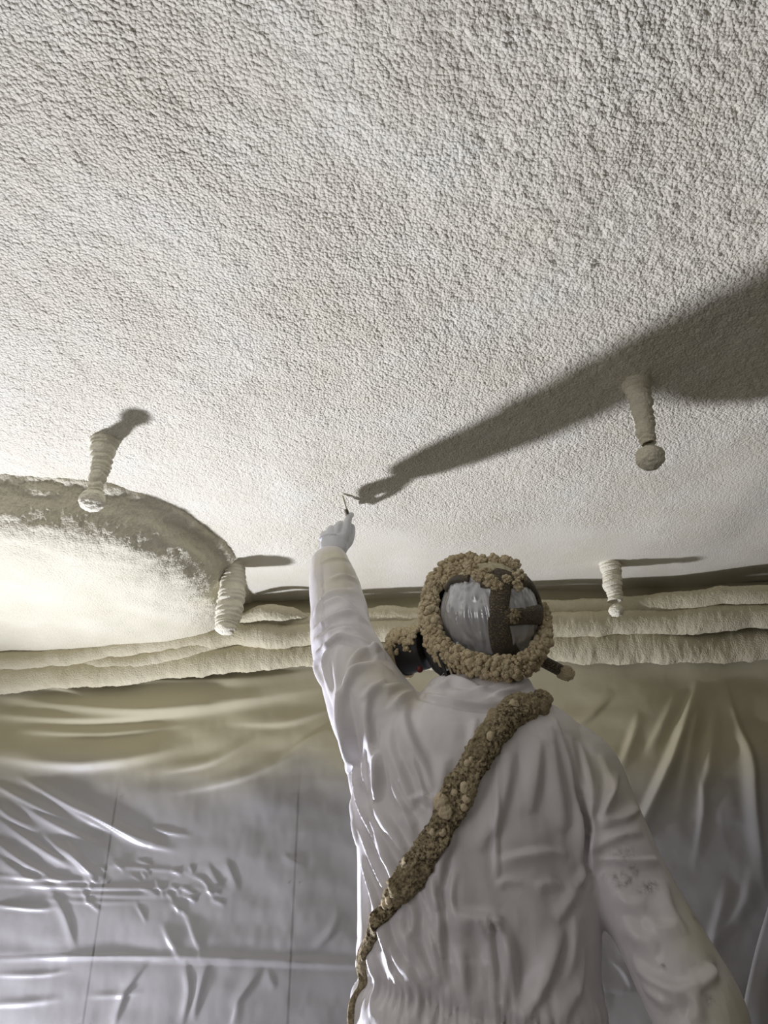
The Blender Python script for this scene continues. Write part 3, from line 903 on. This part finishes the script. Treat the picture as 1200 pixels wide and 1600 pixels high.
# soft overall cloth relief
stretch = np.stack([co[:, 0] * 1.5 + co[:, 2] * .35, co[:, 1] * 1.2, co[:, 2] * .55], 1)
H += .0052 * fbm(stretch, 10, 2, 91) + .0014 * fbm(stretch, 34, 2, 95)
co2 = co + no * H[:, None]
o = bpy.data.objects.new('coverall', me); me.name = 'coverall'; C.objects.link(o)
me.vertices.foreach_set('co', co2.astype(np.float32).ravel())
me.materials.clear(); me.materials.append(M_COVER)
me.polygons.foreach_set('use_smooth', np.ones(len(me.polygons), bool)); me.update()
o.parent = person; o.matrix_parent_inverse = Matrix.Translation(-person.location)
coverall = o
sm = o.modifiers.new('soften', 'SMOOTH'); sm.factor = .3; sm.iterations = 1
# overspray and smudges (they have their own shape on the cloth)
ov = np.zeros(len(co)); sg = np.zeros(len(co))


def dab(arr, px, py, rad, val, tree=None):
    p, _ = on_body(px, py)
    if p is None: return
    d = np.linalg.norm(co - p, axis=1); np.maximum(arr, val * np.exp(-(d / rad) ** 2), out=arr)


for x, y, r, v in [(520, 870, .06, .95), (540, 890, .06, .9), (525, 910, .05, .8), (600, 1050, .06, .6), (620, 1070, .05, .7), (640, 1085, .04, .6), (560, 1030, .04, .4), (910, 1150, .06, .5), (950, 1200, .07, .6), (985, 1240, .06, .5), (1010, 1280, .05, .4),
                   (1085, 1430, .05, .8), (1095, 1470, .05, .75), (1060, 1370, .04, .5), (1150, 1590, .07, .8), (1120, 1540, .04, .5), (880, 1120, .05, .35), (860, 1180, .06, .2)]:
    dab(ov, x, y, r, v)
for x, y, r, v in [(962, 1372, .006, .8), (975, 1366, .006, .6), (988, 1355, .006, .7), (994, 1362, .007, .7), (985, 1375, .006, .9), (978, 1380, .005, .9), (968, 1384, .005, .9), (1015, 1385, .010, 1), (1022, 1383, .008, .9), (1005, 1390, .010, .5), (970, 1335, .014, .45), (985, 1330, .012, .4),
                   (1087, 1436, .008, .7), (1036, 1510, .005, 1), (1110, 1562, .007, .9), (945, 1370, .006, .5), (1116, 1500, .010, .5), (552, 1040, .006, .4), (988, 1240, .003, .6)]:
    dab(sg, x, y, r, v)
set_attr(coverall, 'overspray', ov); set_attr(coverall, 'smudge', np.clip(sg, 0, 1))
bvh2 = BVHTree.FromPolygons([tuple(v) for v in co2], polys)

# boots
for sx in (.055, .282):
    Q = resample([(sx, PD - .09, .050, .040), (sx, PD - .02, .055, .050), (sx, PD + .08, .048, .048), (sx, PD + .16, .040, .038)], 16)
    p, r = rounded_ends(Q[:, :3], Q[:, 3]); V, F = tube(p, r, 20); V[:, 2] = np.maximum(V[:, 2], 0)
    V2, F2 = tube(*rounded_ends(np.array([(sx, PD - .03, .06), (sx, PD - .03, .14)]), np.array([.058, .06])), 20)
    link_mesh('boot', *join((V, F), (V2, F2)), M_BOOT, person)


# ------------------------------------------------------------------ gloved hands
def hand(name, origin, X, Y, pose, k=1.0):
    X = np.asarray(X, float); Y = np.asarray(Y, float); Y /= np.linalg.norm(Y); X = X - Y * (X @ Y); X /= np.linalg.norm(X); Z = np.cross(X, Y)
    chains = pose
    bm = bmesh.new(); lay = bm.verts.layers.skin.verify()
    idx = {}

    def add(key, p, r):
        P = np.asarray(origin) + k * (p[0] * X + p[1] * Y + p[2] * Z)
        v = bm.verts.new(P); v[lay].radius = (r * k, r * k); idx[key] = v; return v
    root = add('w', (0, -.03, 0), .027); root[lay].use_root = True
    c0 = add('c0', (0, .012, 0), .028); bm.edges.new((root, c0))
    for name_, base, chain in chains:
        prev = c0
        for i, (p, r) in enumerate(base + chain):
            v = add((name_, i), p, r); bm.edges.new((prev, v)); prev = v
    me = bpy.data.meshes.new(name); bm.to_mesh(me); bm.free()
    o = bpy.data.objects.new(name + '_cage', me); C.objects.link(o)
    s = o.modifiers.new('skin', 'SKIN'); s.use_smooth_shade = True
    sb = o.modifiers.new('sub', 'SUBSURF'); sb.levels = 2; sb.render_levels = 2
    vx = o.modifiers.new('vox', 'REMESH'); vx.mode = 'VOXEL'; vx.voxel_size = .0022; vx.use_smooth_shade = True
    so = o.modifiers.new('so', 'SMOOTH'); so.factor = .5; so.iterations = 9
    dg = bpy.context.evaluated_depsgraph_get(); dg.update()
    m2 = bpy.data.meshes.new_from_object(o.evaluated_get(dg), depsgraph=dg); bpy.data.objects.remove(o)
    m2.materials.clear(); m2.materials.append(M_GLOVE); m2.name = name
    r = bpy.data.objects.new(name, m2); C.objects.link(r); r.parent = person; r.matrix_parent_inverse = Matrix.Translation(-person.location)
    return r, (lambda p: np.asarray(origin) + k * (p[0] * X + p[1] * Y + p[2] * Z))


grip = [
    ('index', [((.026, .055, .002), .0175), ((.027, .092, .003), .0145)], [((.027, .124, -.003), .0115), ((.029, .150, -.013), .0100), ((.033, .165, -.028), .0085)]),
    ('middle', [((.006, .054, .004), .018), ((.006, .090, .004), .0150)], [((.008, .114, -.012), .0120), ((.012, .108, -.038), .0102), ((.018, .090, -.044), .0088)]),
    ('ring', [((-.012, .050, .003), .017), ((-.014, .078, .002), .0142)], [((-.014, .096, -.018), .0115), ((-.008, .090, -.042), .0098), ((.000, .072, -.044), .0085)]),
    ('pinky', [((-.025, .042, .000), .0155), ((-.031, .062, -.003), .0130)], [((-.032, .076, -.020), .0100), ((-.026, .070, -.040), .0090), ((-.018, .056, -.042), .0078)]),
    ('thumb', [((.028, .030, -.010), .0165)], [((.039, .060, -.020), .0140), ((.041, .094, -.029), .0122), ((.039, .122, -.035), .0108), ((.036, .138, -.040), .0088)]),
]
wr = at(518, 863, 1.845)
tip = ceil_pt(535, 775, -.002)
hd = np.array([.02, .045, .165])
glove, HP = hand('glove', wr, (1, .05, 0), hd, grip, 1.0)
relaxed = [
    ('index', [((.026, .055, .002), .017), ((.028, .090, .002), .0125)], [((.030, .120, -.010), .0100), ((.030, .138, -.026), .0090), ((.029, .150, -.042), .0078)]),
    ('middle', [((.006, .056, .004), .018), ((.006, .094, .004), .0130)], [((.006, .126, -.012), .0104), ((.006, .145, -.032), .0094), ((.006, .154, -.050), .0080)]),
    ('ring', [((-.012, .054, .003), .017), ((-.015, .089, .002), .0125)], [((-.017, .118, -.014), .0100), ((-.017, .134, -.034), .0090), ((-.016, .140, -.050), .0078)]),
    ('pinky', [((-.027, .048, .000), .015), ((-.035, .078, -.002), .0112)], [((-.038, .100, -.014), .0090), ((-.038, .112, -.030), .0082), ((-.037, .117, -.042), .0072)]),
    ('thumb', [((.030, .026, -.010), .0165)], [((.048, .052, -.020), .0125), ((.056, .080, -.030), .0105), ((.058, .104, -.038), .0085)]),
]
rw = at(1115, 1875, 1.585)
hand('glove', rw, (-.75, .3, 0), (-.05, .45, -.75), relaxed, .96)

# probe pinched between thumb and forefinger, its point against the ceiling
g0 = HP((.036, .128, -.052)); g1 = tip + np.array([0, 0, .004])
ax = (g1 - g0)
pr = thing('depth_probe', 'thin dark probe held in the gloved fingertips with its point on the ceiling', 'probe', tuple(g0))
pth = np.array([g0 + ax * t for t in (0, .08, .3, .55, .62)]); V, F = tube(pth, [.0050, .0062, .0062, .0060, .0042], 16); V, F = capped(V, F, 16)
link_mesh('handle', V, F, M_STEEL, pr)
pth = np.array([g0 + ax * t for t in (.60, .8, .97, 1.0)]); V, F = tube(pth, [.0038, .0036, .0032, .0014], 12); V, F = capped(V, F, 12)
link_mesh('pin', V, F, M_PIN, pr)

# ------------------------------------------------------------------ hood (head inside it)
HC = at(764, 962, 1.525)
HR = np.array([.104, .118, .112])
vdir = HC - np.array([0, 0, CAM_Z]); vdir /= np.linalg.norm(vdir)
face = np.array([-.45, .82, .42]); face /= np.linalg.norm(face)  # where he looks: up along the raised arm
v, f = ico(6)
hv = v * HR
# brow, nose and chin under the hood, pushed out along the looking direction
fd = v @ face
hv = hv + face[None] * (np.clip(fd, 0, 1) ** 3 * .018)[:, None]
down = np.cross(np.cross(face, (0, 0, -1)), face); down /= np.linalg.norm(down)
hv += (down[None] * .03 + face[None] * .012) * (np.clip(v @ (face * .6 + down * .8), 0, 1) ** 3)[:, None]
vw = -vdir; vu = np.array([1, 0, 0]) - vw * vw[0]; vu /= np.linalg.norm(vu); vt = np.cross(vw, vu)
a = v @ vu; b_ = v @ vt; c_ = v @ vw
SP = np.stack([a * 1.0 + .18 * b_, b_ * .12, c_], 1)
vis = np.clip(c_ * 1.5, 0, 1)
hv += v * ((.0075 * np.abs(vnoise(SP, 9, 3)) + .0040 * np.abs(vnoise(SP, 17, 7))) * vis)[:, None]
hood = link_mesh('hood', HC + hv, f, M_HOOD, person)
set_attr(hood, 'overspray', sstep(.66, .80, b_ - .12 * a))
hbvh = BVHTree.FromPolygons([tuple(x) for x in HC + v * HR], [tuple(map(int, q)) for q in f])
# neck of the hood going into the collar
nk = resample([(*(HC + np.array([0, .02, -.05])), .055), (*at(754, 1050, 1.545), .070), (*at(748, 1085, 1.52), .086)], 12)
V, F = tube(nk[:, :3], nk[:, 3], 36); link_mesh('neck_cover', V, F, M_COVER, person)
set_attr(person.children[-1], 'overspray', np.zeros(len(V))); set_attr(person.children[-1], 'smudge', np.zeros(len(V)))

# ------------------------------------------------------------------ full-face respirator on the head
resp = thing('full_face_respirator', 'dark full-face respirator strapped over the hood, ringed with tan foam lumps', 'respirator', tuple(HC))


def head_hit(px, py):
    p, n = on_body(px, py, hbvh)
    if p is None:                                               # outside the outline: nearest point of the rim
        d = ray(px, py); q = d * (np.linalg.norm(HC - np.array([0, 0, CAM_Z]))) + np.array([0, 0, CAM_Z])
        w = (q - HC) / HR; w /= np.linalg.norm(w); p = HC + w * HR; n = w / HR; n /= np.linalg.norm(n)
    return p, n


def surf_strip(pix, tree_hit, thick, lift, across=7, n=40, mode='flat', seed=1, lump=.0, closed=True):
    """strip lying on a surface. pix: (x, y, width_px)"""
    Q = resample(pix, n); P = []; NN = []; wid = []
    for x, y, w in Q:
        p, nn = tree_hit(x, y)
        if p is None: continue
        P.append(p); NN.append(nn); wid.append(w / scale_at(p))
    P = np.array(P); NN = np.array(NN); wid = np.array(wid)
    for _ in range(40 if n > 100 else 2):
        P[1:-1] = (P[:-2] + P[1:-1] * 2 + P[2:]) / 4; NN[1:-1] = (NN[:-2] + NN[1:-1] * 2 + NN[2:]) / 4
    NN /= np.linalg.norm(NN, axis=1)[:, None]
    T = np.gradient(P, axis=0); T /= np.linalg.norm(T, axis=1)[:, None]
    S = np.cross(T, NN); S /= np.linalg.norm(S, axis=1)[:, None]
    return P, NN, T, S, wid


def wrap_strip(P, NN, S, wid, thick, lift, tree, across=9, lump=0, lscale=60, seed=1, round_=True):
    rings = []
    TH_ = np.broadcast_to(thick, (len(P),))
    for p, nn, s, w, thick in zip(P, NN, S, wid, TH_):
        top, bot = [], []
        for q in np.linspace(-1, 1, across):
            o_ = p + s * q * w / 2
            h = tree.ray_cast(Vector(o_ + nn * .06), Vector(-nn), .14)
            base = np.array(h[0]) if h[0] is not None else o_
            if np.linalg.norm(base - o_) > .05: base = o_
            prof = math.sqrt(max(0, 1 - abs(q) ** 2.6)) if round_ else (1 if abs(q) < .9 else .6)
            top.append(base + nn * (lift + thick * (.12 + .88 * prof))); bot.append(base - nn * .002)
        rings.append(top + bot[::-1])
    n = len(rings); k = 2 * across
    V = np.array(rings).reshape(-1, 3)
    F = [tuple(map(int, q)) for q in grid_faces(k, n, True)] + [tuple(range(k - 1, -1, -1)), tuple(range((n - 1) * k, n * k))]
    return V, F


def harness(pix, seed):
    P, NN, T, S, wid = surf_strip(pix, head_hit, .006, .001)
    V, F = wrap_strip(P, NN, S, wid, .006, .0045, hbvh, 9)
    return link_mesh('harness_strap', V, F, M_HARN, resp)


harness([(786, 896, 34), (782, 925, 32), (778, 962, 32), (783, 1000, 36), (796, 1034, 46)], 1)
harness([(768, 966, 34), (800, 964, 27), (825, 962, 28), (848, 960, 34)], 2)
harness([(800, 896, 30), (824, 912, 32), (840, 942, 26), (845, 975, 24), (841, 1008, 28), (822, 1034, 34)], 3)
harness([(716, 1014, 16), (740, 1026, 26), (770, 1033, 32), (800, 1036, 34), (838, 1022, 30)], 4)
harness([(752, 914, 12), (778, 914, 20), (818, 908, 24)], 5)
harness([(700, 922, 12), (712, 908, 14), (735, 905, 14)], 6)
# centre pad where the straps meet
v, f = ico(3); p, n_ = head_hit(801, 963); v = v - n_[None] * (v @ n_)[:, None] * .62
P = p + n_ * .007 + v * .0165 + v * (.004 * vnoise(v * .02 + p, 200, 4))[:, None]
link_mesh('centre_pad', P, f, M_STRAP, resp)

# visor shell on the face side
fr_u = np.cross(face, (0, 0, 1)); fr_u /= np.linalg.norm(fr_u); fr_t = np.cross(fr_u, face)
v, f = ico(5); keep = v @ np.array([0, 0, 1.0]) > .25
loc = v * np.array([.098, .112, .085])
V = HC + face * .062 - fr_t * .012 + loc[:, :1] * fr_u + loc[:, 1:2] * fr_t + loc[:, 2:] * face
ff = f[keep[f].all(1)]; used = np.unique(ff); mp = -np.ones(len(V), int); mp[used] = np.arange(len(used))
vo = link_mesh('visor', V[used], mp[ff], M_LENS, resp); md = vo.modifiers.new('t', 'SOLIDIFY'); md.thickness = .004
th = np.linspace(0, 2 * math.pi, 49)
rim = HC + face * .062 - fr_t * .012 + face * .085 * .25 + (np.cos(th)[:, None] * .097 * fr_u + np.sin(th)[:, None] * .110 * fr_t)
V, F = tube(rim[:-1], np.full(48, .010), 12, ref=face)
Fw = np.vstack([F, [[47 * 12 + i, 47 * 12 + (i + 1) % 12, (i + 1) % 12, i] for i in range(12)]])
link_mesh('face_seal', V, Fw, M_RUBBER, resp)


# filter cartridge at the left cheek
def cylinder(c0, c1, prof, seg=48, rough=0, seed=1):
    Q = resample(prof, 40); ax = np.asarray(c1) - np.asarray(c0); L = np.linalg.norm(ax); ax = ax / L
    s = np.cross(ax, (0, 0, 1)); s /= np.linalg.norm(s); u = np.cross(s, ax)
    th = np.linspace(0, 2 * math.pi, seg, endpoint=False); V = []
    for t, r in Q:
        V.append(np.asarray(c0) + ax * L * t + r * (np.cos(th)[:, None] * s + np.sin(th)[:, None] * u))
    V = np.vstack(V)
    return V, grid_faces(seg, 40, True)


c0 = at(668, 1012, 1.56); c1 = at(624, 1022, 1.60)
V, F = cylinder(c0, c1, [(0, .001), (.02, .036), (.1, .044), (.5, .046), (.80, .048), (.82, .048)])
link_mesh('filter_cartridge', V, F, M_RUBBER, resp)
cart = resp.children[-1]
V, F = cylinder(c0, c1, [(.80, .050), (.83, .055), (.95, .055), (1.0, .052), (1.03, .03), (1.04, .001)])
V += (V - (c0 + c1) / 2) * (.06 * fbm(V, 60, 3, 4))[:, None]
link_mesh('filter_cap', V, F, M_TAN, resp)
# crust of spray lying over its upper side
cr, rr = [], []
axd = (c1 - c0) / np.linalg.norm(c1 - c0); s_ = np.cross(axd, (0, 0, 1)); s_ /= np.linalg.norm(s_); u_ = np.cross(s_, axd)
for k in range(520):
    t = random.uniform(.02, 1.02); q = random.gauss(0.25, .75)
    if abs(q) > 1.9: continue
    cr.append(c0 + (c1 - c0) * t + (.046 + .006 * t) * (u_ * math.cos(q) - s_ * math.sin(q))); rr.append(random.uniform(.0025, .0065))
o = link_mesh('foam_crust', *blobs(cr, rr, 2), M_TAN, resp); o['kind'] = 'stuff'
v, f = ico(3); link_mesh('red_label', at(656, 1046, 1.535) + v * np.array([.007, .005, .007]), f, M_RED, resp)
# cheek piece between cartridge and crust ring
pp = resample([(*at(668, 968, 1.55), .012), (*at(668, 1000, 1.55), .016), (*at(682, 1036, 1.54), .014), (*at(692, 1050, 1.53), .010)], 24)
p_, r_ = rounded_ends(pp[:, :3], pp[:, 3]); V, F = tube(p_, r_, 16); link_mesh('cheek_piece', V, F, M_RUBBER, resp)
# right-hand side tube with a lump of foam on its end
a0, a1 = at(842, 1030, 1.53), at(884, 1052, 1.53)
p_, r_ = rounded_ends(np.array([a0 + (a1 - a0) * t for t in np.linspace(0, 1, 8)]), np.full(8, .0125)); V, F = tube(p_, r_, 20)
link_mesh('side_tube', V, F, M_HARN, resp)
v, f = ico(5); P = a1 + v * np.array([.017, .017, .016]); P += v * (.005 * fbm(P, 120, 3, 2))[:, None]
link_mesh('foam_lump', P, f, M_TAN, resp)
# loose strap ends with a buckle
for pts, w, m in (([(684, 1020), (692, 1040), (698, 1056)], .007, M_RUBBER), ([(696, 1028), (702, 1042), (708, 1060)], .005, M_TAN_PALE), ([(688, 1010), (700, 1022), (712, 1030)], .006, M_HARN)):
    q = resample([at(x, y, 1.455) for x, y in pts], 14); p_, r_ = rounded_ends(q, np.full(14, w)); V, F = tube(p_, r_, 12, flat=.5); link_mesh('strap_end', V, F, m, resp)

# wreath of foam lumps round the rim of the hood
ring_px = [(742, 872), (705, 882), (680, 908), (672, 945), (674, 985), (688, 1012), (714, 1030), (748, 1041), (784, 1045), (818, 1038), (842, 1016), (851, 985), (849, 950)]
dep = [1.535, 1.53, 1.525, 1.52, 1.50, 1.475, 1.45, 1.43, 1.425, 1.435, 1.465, 1.50, 1.52]
wide = [.014, .016, .018, .021, .023, .025, .025, .025, .025, .023, .019, .015, .009]
Q = resample([(*at(x, y, d), w) for (x, y), d, w in zip(ring_px, dep, wide)], 400)
cs, rs = [], []
for k in range(4600):
    i = random.randrange(400); q = Q[i]; w = q[3]
    d = rng.normal(size=3); d /= np.linalg.norm(d)
    rad = w * random.uniform(.70, 1.05)
    if d @ -vdir < -.55: continue
    cs.append(q[:3] + d * rad * .95); rs.append(random.choice((.0022, .0026, .0030, .0036, .0042, .0056, .0072)) * random.uniform(.8, 1.2))
for q in Q[::5]:
    cs.append(q[:3]); rs.append(q[3] * .70)
o = link_mesh('foam_wreath', *blobs(cs, rs, 2, rough=.2), M_TAN, resp); o['kind'] = 'stuff'
# big clumps over the crown
clumps = [(712, 893, .020), (703, 902, .014), (738, 890, .013), (726, 880, .016), (735, 898, .014), (752, 904, .016), (766, 912, .016), (760, 895, .010), (775, 918, .013), (752, 874, .014), (772, 870, .015), (792, 872, .017), (800, 888, .016), (806, 905, .016), (803, 917, .013), (725, 871, .012), (690, 900, .016), (788, 910, .012)]
cs, rs, lab = [], [], 0
for x, y, r in clumps:
    p, n_ = head_hit(x, y); c = p + n_ * r * .40; lab += 1
    nb = int(70 * (r / .016) ** 2); dd = rng.normal(size=(nb, 3)); dd /= np.linalg.norm(dd, axis=1)[:, None]
    cc = c + dd * r * np.array([1, 1, .9]) * (.80 + .25 * rng.random((nb, 1)))
    V, F = blobs(np.vstack([[c], cc]), np.concatenate([[r * .86], rng.uniform(.0020, .0048, nb)]), 2, rough=.2)
    link_mesh('foam_clump', V, F, M_TAN, resp)

# ------------------------------------------------------------------ foam-crusted shoulder strap
strap_px = [(846, 1108, 26), (832, 1103, 40), (806, 1110, 50), (784, 1128, 48), (764, 1155, 44), (745, 1185, 44), (728, 1215, 46), (712, 1248, 50), (700, 1272, 44), (686, 1300, 42), (668, 1330, 46), (646, 1360, 46), (626, 1390, 40), (606, 1418, 26), (588, 1446, 24), (576, 1478, 18), (567, 1510, 16), (560, 1545, 15), (556, 1580, 13), (553, 1604, 12)]


def body_hit(x, y):
    for dx in (0, 4, 8, 14, 22, 30):
        p, n_ = on_body(x + dx, y, bvh)
        if p is not None and p[1] < 1.56:
            n_ = n_.copy(); return p, n_
    return None, None


P, NN, T, S, wid = surf_strip(strap_px, body_hit, 0, 0, n=330)
ext, en = [], []
for k in range(1, 6):
    h_ = bvh.ray_cast(Vector((P[0][0] + .0028 * k, P[0][1] + .009 * k, CAM_Z + .6)), Vector((0, 0, -1)))
    if h_[0] is not None: ext.append(np.array(h_[0])); en.append(np.array(h_[1]))
P = np.vstack([ext[::-1], P]); NN = np.vstack([en[::-1], NN]); wid = np.concatenate([np.full(len(ext), .036), wid])
wid[len(ext):len(ext) + 24] = np.maximum(wid[len(ext):len(ext) + 24], .038)
for _ in range(12):
    P[1:-1] = (P[:-2] + P[1:-1] * 2 + P[2:]) / 4; NN[1:-1] = (NN[:-2] + NN[1:-1] * 2 + NN[2:]) / 4
NN /= np.linalg.norm(NN, axis=1)[:, None]; T = np.gradient(P, axis=0); T /= np.linalg.norm(T, axis=1)[:, None]
S = np.cross(T, NN); S /= np.linalg.norm(S, axis=1)[:, None]
V, F = wrap_strip(P, NN, S, wid, np.clip(wid * .33, .006, .017), .004, bvh2, 31)
strap = link_mesh('shoulder_strap', V, F, M_STRAP)
sc_, sn = mesh_arrays(strap.data)
i_ring = np.repeat(np.arange(len(P)), 62)
wfac = np.clip((wid[i_ring] - .008) / .04, .10, 1)
cells = fbm(sc_, 150, 2, 5); lumps = fbm(sc_, 48, 2, 8)
edge = np.abs(((np.arange(len(sc_)) % 62) % 31) / 15.0 - 1)
sc_ += sn * (wfac * (.0034 * cells + .0065 * lumps + .0024 * vnoise(sc_, 330, 6)))[:, None]
strap.data.vertices.foreach_set('co', sc_.astype(np.float32).ravel()); strap.data.update()
tag(strap, 'diagonal tan shoulder strap crusted with foam, running down the back of the coverall', 'strap')
# pale lumps stuck on it
for x, y, r in [(764, 1156, .0075), (724, 1232, .0085), (736, 1224, .004), (690, 1256, .012), (698, 1268, .012), (688, 1250, .010), (692, 1300, .0065), (616, 1408, .008), (729, 1196, .006), (735, 1190, .005), (710, 1240, .006), (728, 1250, .007), (724, 1262, .006), (800, 1112, .010), (610, 1412, .006), (678, 1300, .006)]:
    p, n_ = body_hit(x, y)
    if p is None: continue
    v, f = ico(4); PP = p + n_ * .016 + v * r * np.array([1, .8, 1.15]); PP += v * (r * .3 * fbm(PP, 150, 2, int(x)))[:, None]
    lo = link_mesh('foam_lump', PP, f, M_TAN_PALE); lo.parent = strap
